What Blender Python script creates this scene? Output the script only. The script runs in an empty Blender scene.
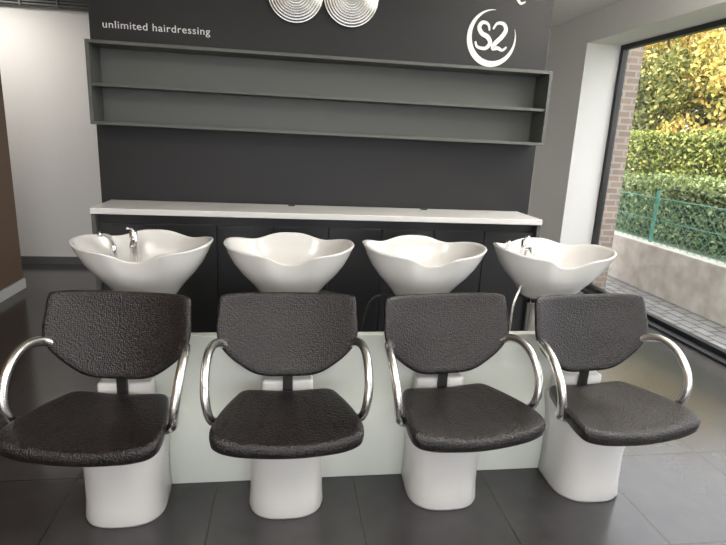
import bpy, math, random
from mathutils import Vector, Matrix
random.seed(4)
S=bpy.context.scene
try:
    S.view_settings.view_transform='Standard'
except Exception: pass
COL=S.collection

# ---------------- materials
def mat(name,color,rough=.5,metal=0,spec=.5,coat=0):
    m=bpy.data.materials.new(name); m.use_nodes=True
    b=m.node_tree.nodes['Principled BSDF']
    b.inputs['Base Color'].default_value=(*color,1); b.inputs['Roughness'].default_value=rough
    b.inputs['Metallic'].default_value=metal; b.inputs['Specular IOR Level'].default_value=spec
    b.inputs['Coat Weight'].default_value=coat; b.inputs['Coat Roughness'].default_value=.06
    return m
def bsdf(m): return m.node_tree.nodes['Principled BSDF']
def addbump(m,kind='noise',scale=50,strength=.2,dist=.01,colvar=None):
    nt=m.node_tree; N=nt.nodes; L=nt.links
    tc=N.new('ShaderNodeTexCoord')
    if kind=='noise':
        t=N.new('ShaderNodeTexNoise'); t.inputs['Scale'].default_value=scale; t.inputs['Detail'].default_value=6; out=t.outputs['Fac']
    elif kind=='voronoi':
        t=N.new('ShaderNodeTexVoronoi'); t.inputs['Scale'].default_value=scale; t.inputs['Randomness'].default_value=.7; out=t.outputs['Distance']
    L.new(tc.outputs['Object'],t.inputs['Vector'])
    bp=N.new('ShaderNodeBump'); bp.inputs['Strength'].default_value=strength; bp.inputs['Distance'].default_value=dist
    if kind=='voronoi': bp.invert=True
    L.new(out,bp.inputs['Height']); L.new(bp.outputs['Normal'],bsdf(m).inputs['Normal'])
    if colvar:
        r=N.new('ShaderNodeValToRGB'); r.color_ramp.elements[0].position=.2 if kind=='voronoi' else .35
        r.color_ramp.elements[1].position=.62 if kind=='voronoi' else .7
        r.color_ramp.elements[0].color=(*colvar[0],1); r.color_ramp.elements[1].color=(*colvar[1],1)
        L.new(out,r.inputs['Fac']); L.new(r.outputs['Color'],bsdf(m).inputs['Base Color'])
    return m
def brickmat(name,c1,c2,mort,w,h,ms,offset=.5,shift=(0,0,0),rough=.6,bump=.3,plane='XY',spec=.5,ov=.35):
    m=mat(name,c1,rough,spec=spec); nt=m.node_tree;N=nt.nodes;L=nt.links
    tc=N.new('ShaderNodeTexCoord'); sep=N.new('ShaderNodeSeparateXYZ'); com=N.new('ShaderNodeCombineXYZ')
    L.new(tc.outputs['Object'],sep.inputs[0])
    L.new(sep.outputs[plane[0]],com.inputs[0]); L.new(sep.outputs[plane[1]],com.inputs[1])
    mp=N.new('ShaderNodeMapping'); mp.inputs['Location'].default_value=shift
    L.new(com.outputs[0],mp.inputs['Vector'])
    b=N.new('ShaderNodeTexBrick'); b.offset=offset; b.inputs['Scale'].default_value=1
    b.inputs['Brick Width'].default_value=w; b.inputs['Row Height'].default_value=h
    b.inputs['Mortar Size'].default_value=ms; b.inputs['Mortar Smooth'].default_value=.1
    b.inputs['Color1'].default_value=(*c1,1); b.inputs['Color2'].default_value=(*c2,1); b.inputs['Mortar'].default_value=(*mort,1)
    L.new(mp.outputs[0],b.inputs['Vector'])
    n=N.new('ShaderNodeTexNoise'); n.inputs['Scale'].default_value=7; n.inputs['Detail'].default_value=8
    L.new(tc.outputs['Object'],n.inputs['Vector'])
    mx=N.new('ShaderNodeMixRGB'); mx.blend_type='OVERLAY'; mx.inputs[0].default_value=ov
    L.new(b.outputs['Color'],mx.inputs[1]); L.new(n.outputs['Fac'],mx.inputs[2])
    L.new(mx.outputs[0],bsdf(m).inputs['Base Color'])
    bp=N.new('ShaderNodeBump'); bp.invert=True; bp.inputs['Strength'].default_value=bump; bp.inputs['Distance'].default_value=.004
    L.new(b.outputs['Fac'],bp.inputs['Height']); L.new(bp.outputs['Normal'],bsdf(m).inputs['Normal'])
    return m
def leafmat(name,stops,trans=.0):
    m=mat(name,stops[0],.6,spec=.3); nt=m.node_tree;N=nt.nodes;L=nt.links
    g=N.new('ShaderNodeNewGeometry'); r=N.new('ShaderNodeValToRGB')
    cr=r.color_ramp
    cr.elements[0].color=(*stops[0],1); cr.elements[1].color=(*stops[-1],1)
    for i,c in enumerate(stops[1:-1]):
        e=cr.elements.new((i+1)/(len(stops)-1)); e.color=(*c,1)
    L.new(g.outputs['Random Per Island'],r.inputs['Fac']); L.new(r.outputs['Color'],bsdf(m).inputs['Base Color'])
    return m

M_black=addbump(mat('black_wall_paint',(.0125,.012,.0135),.5,spec=.4),'noise',90,.08,.003)
M_shelf=mat('grey_shelf',(.092,.097,.089),.45)
M_white=addbump(mat('white_plaster',(.78,.77,.74),.8),'noise',120,.1,.003)
M_ceil=addbump(mat('ceiling_paint',(.84,.83,.80),.85),'noise',100,.05,.002)
M_counter=addbump(mat('counter_laminate',(.72,.71,.70),.35),'noise',60,.02,.001)
M_cab=mat('cabinet_dark',(.022,.023,.025),.3)
M_ceramic=addbump(mat('white_ceramic',(.70,.69,.675),.13,spec=.5,coat=.4),'noise',3,.01,.001)
M_plast=addbump(mat('pedestal_white',(.70,.685,.67),.3),'noise',40,.02,.001)
M_glossw=addbump(mat('white_gloss_panel',(.70,.73,.67),.06,coat=.5),'noise',2,.01,.001)
M_leather=addbump(mat('embossed_leather',(.02,.013,.013),.34,spec=.5),'voronoi',135,.85,.0030,((.024,.0165,.0165),(.004,.003,.003)))
M_chrome=mat('brushed_aluminium',(.78,.77,.75),.26,1)
M_chrome2=mat('chrome',(.8,.8,.8),.08,1)
M_blackp=mat('black_metal',(.012,.012,.012),.4)
M_frame=mat('black_frame',(.012,.013,.014),.4)
M_wood=addbump(mat('brown_wood',(.21,.13,.08),.5),'noise',12,.1,.003)
M_dark_base=mat('dark_skirting',(.12,.12,.12),.5)
M_letter=mat('white_vinyl',(.85,.85,.85),.5)
M_silver=mat('silver_disc',(.55,.54,.53),.22,1)
M_floor=brickmat('floor_tiles',(.046,.043,.045),(.053,.050,.052),(.020,.019,.019),.6,.6,.004,0,(.28,.2,0),.16,.3,spec=.7)
M_bwall=addbump(mat('textured_plaster',(.78,.76,.74),.85),'noise',30,.3,.006)
M_brick=brickmat('exterior_brick',(.34,.25,.19),(.26,.19,.15),(.40,.36,.32),.2,.065,.01,.5,(0,0,0),.9,.5,'XZ')
M_sett=brickmat('granite_setts',(.26,.25,.24),(.33,.32,.31),(.13,.13,.125),.2,.12,.012,.5,(0,0,0),.8,.6,'YX')
M_conc=addbump(mat('concrete',(.4,.37,.33),.9),'noise',6,.4,.01,((.62,.57,.51),(.86,.83,.77)))
M_soil=addbump(mat('soil_grass',(.12,.13,.05),.95),'noise',9,.6,.03,((.07,.06,.03),(.16,.2,.06)))
M_fence=mat('green_wire',(.12,.38,.30),.5)
M_hedge=leafmat('hedge_leaves',[(.06,.10,.03),(.15,.22,.07),(.32,.40,.15),(.55,.58,.28)])
M_hedge2=leafmat('tall_hedge_leaves',[(.07,.10,.02),(.18,.23,.05),(.38,.42,.10),(.60,.54,.18)])
M_tree=leafmat('autumn_leaves',[(.20,.20,.05),(.45,.40,.10),(.75,.60,.16),(.85,.62,.18),(.55,.30,.09)])
M_core=mat('foliage_core',(.035,.055,.015),.9)
M_bark=addbump(mat('bark',(.08,.06,.045),.9),'noise',20,.6,.02)
M_pave=addbump(mat('pavement',(.4,.39,.37),.9),'noise',15,.2,.01)

M_glass=bpy.data.materials.new('window_glass'); M_glass.use_nodes=True
nt=M_glass.node_tree; nt.nodes.clear()
o=nt.nodes.new('ShaderNodeOutputMaterial'); tr=nt.nodes.new('ShaderNodeBsdfTransparent'); gl=nt.nodes.new('ShaderNodeBsdfGlossy')
gl.inputs['Roughness'].default_value=.02; mx=nt.nodes.new('ShaderNodeMixShader'); mx.inputs[0].default_value=.05
nt.links.new(tr.outputs[0],mx.inputs[1]); nt.links.new(gl.outputs[0],mx.inputs[2]); nt.links.new(mx.outputs[0],o.inputs[0])

# ---------------- mesh helpers
def obj(name,V,F,mats,parent=None,smooth=False,bevel=0,midx=None,loc=None,subs=0):
    me=bpy.data.meshes.new(name); me.from_pydata([tuple(v) for v in V],[],F)
    if not isinstance(mats,(list,tuple)): mats=[mats]
    for m in mats: me.materials.append(m)
    if midx: me.polygons.foreach_set('material_index',midx)
    if smooth: me.polygons.foreach_set('use_smooth',[True]*len(F))
    me.update()
    ob=bpy.data.objects.new(name,me); COL.objects.link(ob)
    if loc: ob.location=loc
    if parent: ob.parent=parent
    if bevel:
        b=ob.modifiers.new('b','BEVEL'); b.width=bevel; b.segments=3; b.limit_method='ANGLE'
    return ob
def fixn(ob):
    import bmesh
    bm=bmesh.new(); bm.from_mesh(ob.data); bmesh.ops.recalc_face_normals(bm,faces=bm.faces); bm.to_mesh(ob.data); bm.free(); return ob
def boxes(name,L,mats,parent=None,bevel=0,mi=None):
    V=[];F=[];MI=[]
    for k,(x0,x1,y0,y1,z0,z1) in enumerate(L):
        n=len(V)
        V+=[(x0,y0,z0),(x1,y0,z0),(x1,y1,z0),(x0,y1,z0),(x0,y0,z1),(x1,y0,z1),(x1,y1,z1),(x0,y1,z1)]
        F+=[tuple(n+i for i in f) for f in ((0,3,2,1),(4,5,6,7),(0,1,5,4),(1,2,6,5),(2,3,7,6),(3,0,4,7))]
        MI+=[(mi[k] if mi else 0)]*6
    return obj(name,V,F,mats,parent,False,bevel,MI)
def empty(name,loc=(0,0,0),rz=0):
    e=bpy.data.objects.new(name,None); e.location=loc; e.rotation_euler=(0,0,rz); COL.objects.link(e); e.empty_display_size=.1; return e
def loft(name,rings,m,parent=None,smooth=True,cap=True,bevel=0):
    n=len(rings[0]); V=[p for r in rings for p in r]; F=[]
    for i in range(len(rings)-1):
        for j in range(n):
            k=(j+1)%n
            F.append((i*n+j,i*n+k,(i+1)*n+k,(i+1)*n+j))
    if cap:
        F.append(tuple(reversed(range(n)))); F.append(tuple((len(rings)-1)*n+j for j in range(n)))
    return fixn(obj(name,V,F,m,parent,smooth,bevel))
def catmull(P,k=5,closed=True):
    out=[];n=len(P)
    rng=range(n) if closed else range(n-1)
    for i in rng:
        if closed: p0,p1,p2,p3=P[(i-1)%n],P[i],P[(i+1)%n],P[(i+2)%n]
        else: p0,p1,p2,p3=P[max(i-1,0)],P[i],P[i+1],P[min(i+2,n-1)]
        for j in range(k):
            t=j/k
            out.append(tuple(.5*((2*b)+(-a+c)*t+(2*a-5*b+4*c-d)*t*t+(-a+3*b-3*c+d)*t**3) for a,b,c,d in zip(p0,p1,p2,p3)))
    if not closed: out.append(tuple(P[-1]))
    return out
def tube(name,P,r,m,parent=None,k=6,seg=14,flat=1.0):
    pts=[Vector(p) for p in (catmull(P,k,False) if k>1 else P)]
    rings=[]; up=None
    for i,p in enumerate(pts):
        d=(pts[min(i+1,len(pts)-1)]-pts[max(i-1,0)]).normalized()
        if up is None:
            up=Vector((0,0,1)) if abs(d.z)<.9 else Vector((1,0,0))
        s=d.cross(up).normalized(); up=s.cross(d).normalized()
        rings.append([tuple(p+s*math.cos(a)*r+up*math.sin(a)*r*flat) for a in [2*math.pi*j/seg for j in range(seg)]])
    return loft(name,rings,m,parent)
def cyl(name,c,r,z0,z1,m,parent=None,r2=None,seg=32):
    r2=r if r2 is None else r2
    e=min(.004,r*.3)
    R=[(z0,r-e),(z0+e,r),(z1-e,r2),(z1,r2-e)]
    return loft(name,[[(c[0]+rr*math.cos(2*math.pi*j/seg),c[1]+rr*math.sin(2*math.pi*j/seg),z) for j in range(seg)] for z,rr in R],m,parent)

# ---------------- room
CZ=2.78
boxes('floor',[(-4.1,3.35,-2.6,6.25,-.1,0)],M_floor)
boxes('ceiling',[(-4.1,3.4,-2.6,6.25,CZ,CZ+.15)],M_ceil)
boxes('wall_back',[(-4.1,3.35,6.15,6.3,0,CZ)],M_bwall)
boxes('wall_left',[(-2.49,-2.39,-2.5,5.2,0,CZ)],M_wood)
boxes('wall_left_outer',[(-4.1,-4.0,-2.5,6.15,0,CZ)],M_white)
boxes('wall_right',[(2.92,3.35,5.32,6.15,0,CZ),(2.92,3.35,-2.5,.3,0,CZ),(2.92,3.35,.3,5.32,2.5,CZ)],M_white)
boxes('wall_front',[(-2.39,2.92,-2.6,-2.5,2.55,CZ),(-2.39,-2.0,-2.6,-2.5,0,2.55),(2.6,2.92,-2.6,-2.5,0,2.55),(-4.0,-2.39,-2.6,-2.5,0,CZ)],M_white)
boxes('baseboard_left',[(-2.39,-2.372,-2.5,5.2,0,.09)],M_white)
boxes('baseboard_back',[(-4.0,2.92,6.13,6.15,0,.08)],M_dark_base)
boxes('wall_partition',[(-1.075,1.60,3.38,3.55,0,CZ)],M_black)
w=empty('window_2')
boxes('frame',[(-2.0,2.6,-2.58,-2.52,0,.07),(-2.0,2.6,-2.58,-2.52,2.48,2.55),(-2.0,-1.93,-2.58,-2.52,.07,2.48),(2.53,2.6,-2.58,-2.52,.07,2.48),(.27,.33,-2.58,-2.52,.07,2.48)],M_frame,w)
w=empty('window_1')
boxes('frame',[(3.28,3.34,5.27,5.32,0,2.5),(3.28,3.34,.3,5.27,0,.06),(3.28,3.34,.3,5.27,2.455,2.5),(3.28,3.34,.3,.35,.06,2.455),(3.20,3.28,.3,5.32,0,.02)],M_frame,w,.004)
boxes('glass_pane',[(3.30,3.31,.35,5.27,.06,2.455)],M_glass,w)
for (x,y,pu,pd) in ((-.9,.2,44,10),(1.3,.2,44,10),(2.2,2.1,85,5),(-2.9,5.4,0,22)):  # unseen lamps added as fill to brighten ceiling, walls and chairs
    e=empty('added_fill_light',(x,y,CZ))
    if pu:
        boxes('fill_housing',[(-.3,.3,-.3,.3,-.49,-.45)],M_counter,e,.004)  # invented body for the added fill lamp
        boxes('fill_rods',[(-.28,-.27,-.28,-.27,-.45,0),(.27,.28,-.28,-.27,-.45,0),(-.28,-.27,.27,.28,-.45,0),(.27,.28,.27,.28,-.45,0)],M_chrome,e)
    else: boxes('fill_housing',[(-.3,.3,-.3,.3,-.04,0)],M_counter,e,.004)
    for nm,p,z,rx in (('fill_down',pd,-.495 if pu else -.045,0),('fill_up',pu,-.445,math.pi)):
        if not p: continue
        l=bpy.data.lights.new(nm,'AREA'); l.energy=p; l.size=.55; l.color=(1,.96,.9)
        lo=bpy.data.objects.new(nm,l); lo.location=(0,0,z); lo.rotation_euler=(rx,0,0); lo.parent=e; COL.objects.link(lo)
L=[(-3.9,-1.2,6.08,6.15,2.58,2.78)]
for i in range(7):
    z=2.59+i*.027; L.append((-3.9,-1.2,6.05,6.08,z,z+.012))
for i in range(9):
    L.append((-3.9+i*.3375,-3.885+i*.3375,6.04,6.08,2.58,2.78))
boxes('ventilation_grille',L,[M_dark_base,M_shelf],None,0,[0]+[1]*16)

# ---------------- wall shelf
x0,x1,z0,z1,yf,yb=-1.045,1.56,1.50,1.93,3.19,3.379
t=.018
boxes('wall_shelf',[(x0,x1,yf,yb,z0,z0+t),(x0,x1,yf,yb,z1-t,z1),(x0,x0+t,yf,yb,z0+t,z1-t),(x1-t,x1,yf,yb,z0+t,z1-t),(x0+t,x1-t,yf+.01,yb-.012,1.70,1.70+.016),(x0+t,x1-t,yb-.012,yb,z0+t,z1-t)],M_shelf,None,.002)
# ---------------- counter
c=empty('counter_cabinet')
boxes('worktop',[(-1.02,1.52,3.0,3.37,1.04,1.073)],M_counter,c,.004)
doors=[]
n=8; W=(1.50+1.0)/n
for i in range(n):
    doors.append((-1.0+i*W+.003,-1.0+(i+1)*W-.003,3.05,3.07,.08,.985))
boxes('carcass',[(-1.0,1.50,3.07,3.37,.0,1.04)],M_blackp,c)
boxes('doors',doors,M_cab,c,.002)
boxes('end_panel',[(-1.02,-1.0,3.02,3.37,0,1.04),(1.50,1.52,3.02,3.37,0,1.04)],M_shelf,c)
boxes('cable_grommets',[(.02,.06,3.3,3.34,1.073,1.08),(.85,.89,3.3,3.34,1.073,1.08)],M_blackp,c,.002)

# ---------------- lettering + logo + discs
def text(name,body,size,loc,width=None,m=M_letter,parent=None,ext=.0015):
    cu=bpy.data.curves.new(name,'FONT'); cu.body=body; cu.size=size; cu.extrude=ext; cu.space_character=1.08
    o=bpy.data.objects.new(name+'_t',cu); COL.objects.link(o)
    bpy.context.view_layer.update()
    me=bpy.data.meshes.new_from_object(o.evaluated_get(bpy.context.evaluated_depsgraph_get()))
    bpy.data.objects.remove(o)
    xs=[v.co.x for v in me.vertices]; w=max(xs)-min(xs)
    s=(width/w) if width else 1
    for v in me.vertices:
        x,y,z=(v.co.x-min(xs))*s,v.co.y*s*.92,v.co.z
        v.co=(x,-z,y)
    me.materials.clear(); me.materials.append(m)
    ob=bpy.data.objects.new(name,me); ob.location=loc; COL.objects.link(ob)
    if parent: ob.parent=parent
    return ob
text('wall_lettering','unlimited hairdressing',.06,(-1.005,3.378,2.02),.575)
lg=empty('wall_logo',(1.235,3.378,2.125))
V=[];F=[];n=60
for i in range(n+1):
    u=i/n; a=math.radians(88+u*292); th=.002+.034*math.sin(math.pi*min(1,u))**1.1
    for yy in (-.002,.002):
        for rr in (.15-th/2-.0,.15+th/2): V.append((rr*math.cos(a)*.97,yy,rr*math.sin(a)*1.02))
for i in range(n):
    b=i*4
    F+=[(b,b+1,b+5,b+4),(b+2,b+6,b+7,b+3),(b,b+4,b+6,b+2),(b+1,b+3,b+7,b+5)]
fixn(obj('swoosh',V,F,M_letter,lg))
def ribbon(name,P,wd,parent):
    pts=catmull(P,8,False); V=[];F=[]
    for i,p in enumerate(pts):
        q=pts[min(i+1,len(pts)-1)];r=pts[max(i-1,0)]
        dx,dz=q[0]-r[0],q[1]-r[1];l=math.hypot(dx,dz) or 1
        nx,nz=-dz/l,dx/l; h=wd*(.35+.65*math.sin(math.pi*i/(len(pts)-1)))/2
        for yy in (-.002,.002):
            for s in (-1,1): V.append((p[0]+nx*h*s,yy,p[1]+nz*h*s))
    for i in range(len(pts)-1):
        b=i*4; F+=[(b,b+1,b+5,b+4),(b+2,b+6,b+7,b+3),(b,b+4,b+6,b+2),(b+1,b+3,b+7,b+5)]
    F+=[(0,2,3,1)]
    return fixn(obj(name,V,F,M_letter,parent))
ribbon('letter_s',[(-.022,.035),(-.035,.07),(-.07,.078),(-.088,.05),(-.07,.018),(-.03,-.002),(-.012,-.035),(-.04,-.066),(-.09,-.06),(-.105,-.03)],.027,lg)
ribbon('letter_2',[(.0,.045),(.022,.078),(.062,.078),(.08,.045),(.058,.005),(.02,-.035),(.01,-.062),(.04,-.06),(.07,-.07),(.095,-.05)],.027,lg)
lg2=ribbon('wall_logo_accent',[(-.03,.02),(0,.04),(.03,.015),(.0,-.01),(.02,-.04),(.05,-.03)],.02,None); lg2.location=(1.37,3.378,2.365)
def disc(x,r,z):
    prof=[]
    k=150
    for i in range(k+1):
        u=i/k; rr=.006+u*(r-.006)
        prof.append((rr,-.022-.0020*abs(math.cos(u*math.pi*10))-.02*(1-(abs(u-.45)/.55)**2)))
    prof.append((r,0))
    seg=96
    rings=[[(rr*math.cos(2*math.pi*j/seg),yy,rr*math.sin(2*math.pi*j/seg)) for j in range(seg)] for rr,yy in prof]
    o=loft('wall_disc_ornament',rings,M_silver); o.location=(x,3.38,z)
disc(.045,.158,2.272); disc(.363,.158,2.272)

# ---------------- chairs
def mirror(P):
    return P+[(-x,y) for x,y in reversed(P[1:-1])]
seat_o=catmull(mirror([(0,0),(.12,.0),(.18,.018),(.212,.09),(.24,.18),(.26,.27),(.268,.335),(.256,.378),(.20,.398),(.1,.405),(0,.408)]),5)
back_o=catmull(mirror([(0,0),(.08,.003),(.135,.02),(.185,.055),(.232,.10),(.266,.15),(.278,.205),(.274,.27),(.270,.325),(.256,.344),(.19,.346),(.1,.342),(0,.340)]),5)
RG=[(.02,-.052),(.5,-.052),(.88,-.050),(.95,-.044),(.985,-.034),(1.0,-.022),(.998,-.010),(.98,-.002),(.95,.003),(.9,.004),(.8,.002),(.6,-.002),(.35,-.004),(.02,-.005)]
def chair(x,rz,ox=0):
    e=empty('salon_chair',(x,0,0))
    rings=[]
    for z,w,yf in ((0,.150,1.868),(.012,.153,1.862),(.08,.148,1.868),(.2,.148,1.872),(.3,.156,1.862),(.38,.170,1.845),(.418,.178,1.838)):
        r=[]
        for i in range(25):
            a=math.pi+math.pi*i/24
            c_,s_=math.cos(a),math.sin(a)
            r.append((w*math.copysign(abs(c_)**.75,c_),2.0+ (2.0-yf)*math.copysign(abs(s_)**.85,s_),z))
        r+= [(w*.98,2.06,z),(w*.96,2.122,z),(0,2.124,z),(-w*.96,2.122,z),(-w*.98,2.06,z)]
        rings.append(r)
    loft('pedestal',rings,M_plast,e)
    boxes('pedestal_bracket',[(-.105+ox,.105+ox,2.06,2.124,.40,.515)],M_plast,e,.012)
    p=bpy.data.objects.new('swivel',None); p.location=(ox,2.08,0); p.rotation_euler=(0,0,rz); p.parent=e; COL.objects.link(p)
    oy=-2.08
    cx,cy=0,.21; rings=[]
    for s,h in RG:
        r=[]
        for (a,b) in seat_o:
            X=cx+(a-cx)*s; Y=cy+(b-cy)*s
            z=.480+h*1.0-.018*max(0,(Y-.25)/.16)**2 + .03*(X/.26)**2*(1 if h>-.03 else .6)
            r.append((X,2.04-Y+oy,z))
        rings.append(r)
    loft('seat',rings,M_leather,p)
    d=(.33,.944); nrm=(-.944,.33); rings=[]
    for s,h in RG:
        r=[]
        for (a,b) in back_o:
            X=a*s; B=.18+(b-.18)*s
            yy=2.018+d[0]*B+nrm[0]*h*.7-.85*X*X; zz=.552+d[1]*B+nrm[1]*h*.7
            r.append((X,yy+oy,zz))
        rings.append(r)
    loft('backrest',rings,M_leather,p)
    boxes('back_support',[(-.02,.02,2.038+oy,2.055+oy,.42,.60)],M_blackp,p,.003)
    boxes('seat_mount',[(-.1,.1,1.86+oy,2.02+oy,.415,.432)],M_blackp,p)
    for s in (-1,1):
        P=[(.245,2.03,.685),(.268,2.0,.705),(.286,1.94,.712),(.294,1.87,.69),(.295,1.81,.635),(.290,1.782,.57),(.280,1.79,.505),(.262,1.82,.468),(.2,1.83,.44)]
        tube('armrest_%s'%('left' if s<0 else 'right'),[(s*a,b+oy,c) for a,b,c in P],.0165,M_chrome,p,6,16,1.1)
    return e
for x,rz,ox in [(-.615,-.12,-.005),(.02,0,0),(.69,.115,-.018),(1.36,.10,-.040)]: chair(x,rz,ox)

boxes('shampoo_unit_panel',[(-.60,1.30,2.13,2.17,0,.685)],M_glossw,None,.003)

# ---------------- basins
def rimz(x,y,c,s):
    g=lambda x0,w,p=2: math.exp(-(abs(abs(x)-x0)/w)**p)
    z=.988+.036*abs(c)**2
    if s<0: z+= -.036*math.exp(-(abs(x)/.078)**3)+.004*g(.14,.055)
    else: z+= .038*math.exp(-(abs(x)/.125)**3)-.004*g(.18,.045)
    return z
def basin(x,tap,notch=0):
    e=empty('shampoo_basin',(x,2.43,0))
    N=96; A=[2*math.pi*j/N for j in range(N)]
    def pt(a,k,f,zt):
        c_,s_=math.cos(a),math.sin(a)
        X=.295*math.copysign(abs(c_)**.85,c_); Y=(.20 if s_<0 else .235)*math.copysign(abs(s_)**.8,s_)
        zr=rimz(X,Y,c_,s_)
        if s_<0: Y+=.05*math.exp(-(abs(X)/.085)**3)*(1-f)
        return (X*k,Y*k+(.02*f),zr*(1-f)+zt*f)
    ZB=.770
    prof=[(.02,1,ZB),(.25,1,ZB),(.42,1,ZB),(.455,.97,ZB),(.50,.88,ZB),(.60,.74,ZB),(.74,.56,ZB),(.86,.36,ZB),(.94,.17,ZB),(.98,.05,ZB),(.997,.015,ZB)]
    rings=[[pt(a,*q) for a in A] for q in prof]
    rings.append([pt(a,.985,0,.8) for a in A]); rings.append([pt(a,.955,0,.8) for a in A])
    for q in [(.935,.06,.83),(.88,.25,.83),(.78,.5,.83),(.62,.75,.82),(.42,.93,.815),(.2,1,.815),(.02,1,.81)]:
        rings.append([pt(a,*q) for a in A])
    loft('bowl',rings,M_ceramic,e)
    cyl('drain',(0,.03),.028,.813,.82,M_chrome2,e)
    cyl('stand',(0,.03),.07,0,.744,M_plast,e,.06)
    boxes('tilt_bracket',[(-.11,.11,-.04,.10,.742,.771)],M_chrome2,e,.005)
    if tap:
        tx,ty=tap
        cyl('mixer_body',(tx,ty),.019,.90,1.035,M_chrome2,e,.017)
        tube('mixer_lever',[(tx,ty,1.035),(tx-.005,ty-.02,1.05),(tx-.01,ty-.06,1.058)],.006,M_chrome2,e,4)
        tube('spout',[(tx,ty,.985),(tx+.01,ty-.05,.995),(tx+.01,ty-.08,.975)],.010,M_chrome2,e,5)
        tube('hand_shower',[(tx-.09,ty+.0,.96),(tx-.10,ty-.02,1.01),(tx-.115,ty-.06,1.032),(tx-.12,ty-.085,1.03)],.011,M_chrome2,e,5)
        cyl('shower_holder',(tx-.09,ty),.015,.90,.97,M_chrome2,e)
    return e
B1=basin(-.61,(-.075,.12)); B2=basin(.025,None); B3=basin(.655,None); B4=basin(1.31,(-.10,.12))
def hose(P,b,m=M_blackp,r=.006): tube('water_hose',[(x-b.location.x,y-b.location.y,z) for x,y,z in P],r,m,b,8,8)
hose([(.40,2.35,.0),(.37,2.4,.3),(.36,2.42,.55),(.42,2.44,.75),(.57,2.45,.78)],B3)
hose([(.30,2.5,.0),(.35,2.5,.4),(.33,2.5,.6),(.27,2.48,.75),(.14,2.46,.78)],B2)
hose([(1.13,2.45,.0),(1.10,2.4,.4),(1.09,2.35,.62),(1.10,2.36,.75),(1.15,2.4,.84)],B4,M_chrome,.007)

# ---------------- exterior
boxes('ground_outside',[(3.35,4.0,-4,14,-.12,-.02)],M_sett)
boxes('ground_garden',[(4.18,40,-8,45,-.1,.45)],M_soil)
boxes('ground_front',[(-14,3.34,-14,-2.62,-.15,-.03)],M_pave)
boxes('retaining_wall',[(4.0,4.18,-4,14,-.12,.5)],M_conc,None,.01)
boxes('brick_pier',[(3.36,3.54,5.33,6.3,-.02,2.9)],M_brick)
V=[];F=[]
def wire(a,b,r,V=V,F=F):
    a=Vector(a);b=Vector(b);d=(b-a).normalized(); s=d.cross(Vector((1,0,0))).normalized()*r; u=Vector((r,0,0))
    n=len(V); V+=[a+s,a+u,a-s,a-u,b+s,b+u,b-s,b-u]
    F+=[(n,n+1,n+5,n+4),(n+1,n+2,n+6,n+5),(n+2,n+3,n+7,n+6),(n+3,n,n+4,n+7)]
fx=4.10; y=3.0
while y<12:
    wire((fx,y,.5),(fx,y+.5,1.0),.0032); wire((fx,y+.5,.5),(fx,y,1.0),.0032); y+=.10
for z in (.52,.76,1.0): wire((fx,3,z),(fx,12.5,z),.005)
for i in range(6):
    yy=4.0+i*1.5; wire((fx+.01,yy,.5),(fx+.01,yy,1.08),.024)
obj('mesh_fence',V,F,M_fence)
def leaves(V,F,MI,p,size,mi):
    n=len(V); a=random.uniform(0,6.28);b=random.uniform(-1.2,1.2)
    u=Vector((math.cos(a)*math.cos(b),math.sin(a)*math.cos(b),math.sin(b)))
    w=u.cross(Vector((random.uniform(-1,1),random.uniform(-1,1),random.uniform(-1,1)))).normalized()
    s=size*random.uniform(.6,1.3)
    V+=[p-u*s*.5,p+w*s*.28,p+u*s*.5,p-w*s*.28]; F.append((n,n+1,n+2,n+3)); MI.append(mi)
def hedge(name,x0,x1,y0,y1,z0,z1,n,size,m,wob=.08):
    V=[];F=[];MI=[]
    bx=[(x0+.06,y0+.05,z0),(x1-.06,y0+.05,z0),(x1-.06,y1,z0),(x0+.06,y1,z0),(x0+.06,y0+.05,z1-.07),(x1-.06,y0+.05,z1-.07),(x1-.06,y1,z1-.07),(x0+.06,y1,z1-.07)]
    V+=[Vector(b) for b in bx]
    F+=[(0,3,2,1),(4,5,6,7),(0,1,5,4),(1,2,6,5),(2,3,7,6),(3,0,4,7)];MI+=[1]*6
    af=(y1-y0)*(z1-z0); at=(y1-y0)*(x1-x0)
    for i in range(n):
        y=random.uniform(y0,y1); o=wob*(math.sin(y*2.3)*.4+random.uniform(-.6,.9))
        if random.random()<af/(af+at*.6): p=Vector((x0-o*.5+.02,y,random.uniform(z0,z1)))
        else: p=Vector((random.uniform(x0,x1),y,z1+o*.6-.03))
        leaves(V,F,MI,p,size,0)
    obj(name,V,F,[m,M_core],None,False,0,MI)
hedge('low_hedge',4.6,5.4,3.5,13,.45,1.13,26000,.06,M_hedge,.16)
hedge('tall_hedge',7.4,8.2,5,20,.45,1.85,26000,.085,M_hedge2,.16)
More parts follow.
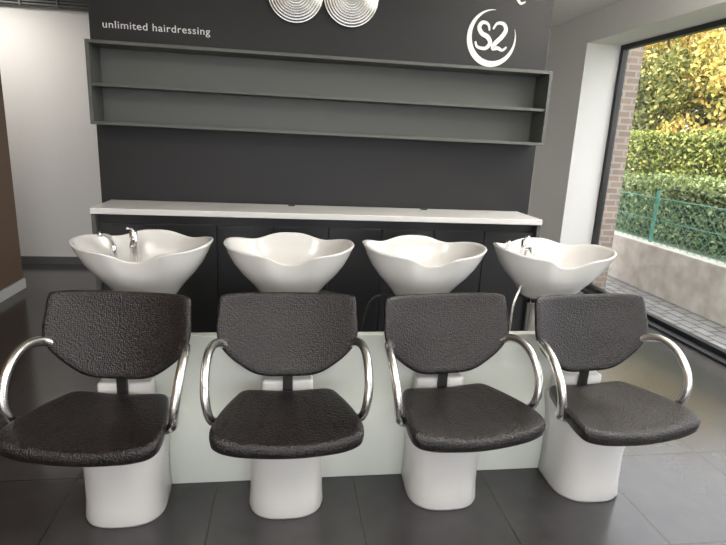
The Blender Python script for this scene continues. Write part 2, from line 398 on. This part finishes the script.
def tree(x,y,h,R,n,m):
    V=[];F=[];MI=[]
    cs=[]
    for i in range(26):
        a=random.uniform(0,6.28); r=R*random.random()**.5*.75; z=random.uniform(.28,1)*h
        cs.append((Vector((x+r*math.cos(a),y+r*math.sin(a),z)),R*random.uniform(.18,.36)))
    for i in range(n):
        c,rr=random.choice(cs); v=Vector((random.gauss(0,1),random.gauss(0,1),random.gauss(0,1))).normalized()*rr*random.uniform(.5,1.1)
        leaves(V,F,MI,c+v,.15,0)
    def limb(a,b,r0,r1):
        a=Vector(a);b=Vector(b);d=(b-a).normalized();s=d.cross(Vector((0.3,1,0.1))).normalized();u=d.cross(s);k=len(V)
        for q,r in ((a,r0),(b,r1)):
            for j in range(10):
                t=2*math.pi*j/10; V.append(q+s*math.cos(t)*r+u*math.sin(t)*r)
        for j in range(10): F.append((k+j,k+(j+1)%10,k+10+(j+1)%10,k+10+j)); MI.append(1)
    limb((x,y,.4),(x,y,h*.55),.2,.13)
    for c,rr in cs[:12]: limb((x,y,h*random.uniform(.25,.55)),c,.07,.02)
    obj('autumn_tree',V,F,[m,M_bark],None,False,0,MI)
M_green=leafmat('green_leaves',[(.07,.09,.03),(.16,.20,.06),(.36,.36,.11),(.60,.52,.18)])
for (x,y,h,R,m) in ((11.6,12.5,6.5,2.6,M_tree),(12.5,16.5,7.5,3,M_tree),(11.5,20,6.5,2.6,M_tree),(11.3,14.8,3.8,2.0,M_green),(11.2,17.5,4.0,2.2,M_green),(15,20,9,3.6,M_green),(16,15.5,9,3.4,M_tree),(12.5,23.5,8,3.2,M_tree),(17,25,9,4,M_green)):
    tree(x,y,h,R,8500,m)

# ---------------- lights / world
w=bpy.data.worlds.new('sky'); S.world=w; w.use_nodes=True
b=w.node_tree.nodes['Background']; b.inputs[0].default_value=(.95,.97,1,1); b.inputs[1].default_value=3.6
sn=bpy.data.lights.new('sun','SUN'); sn.energy=3.6; sn.angle=.05; sn.color=(1,.93,.8)
so=bpy.data.objects.new('sun',sn); COL.objects.link(so)
so.rotation_euler=Vector((.55,.35,-.8)).to_track_quat('-Z','Y').to_euler(); so.location=(-5,-5,10)

# ---------------- camera
psi=math.radians(8.6); th=math.radians(14.1); ro=math.radians(2.76)
d=Vector((math.sin(psi)*math.cos(th),math.cos(psi)*math.cos(th),-math.sin(th)))
r0=Vector((math.cos(psi),-math.sin(psi),0)); u0=r0.cross(d)
R=r0*math.cos(ro)+u0*math.sin(ro); U=-r0*math.sin(ro)+u0*math.cos(ro)
cam=bpy.data.cameras.new('camera'); cam.sensor_width=36; cam.lens=538/726*36; cam.clip_start=.05
co=bpy.data.objects.new('camera',cam); COL.objects.link(co)
mw=Matrix((( R.x,U.x,-d.x,0),(R.y,U.y,-d.y,0),(R.z,U.z,-d.z,1.5),(0,0,0,1)))
co.matrix_world=mw
S.camera=co
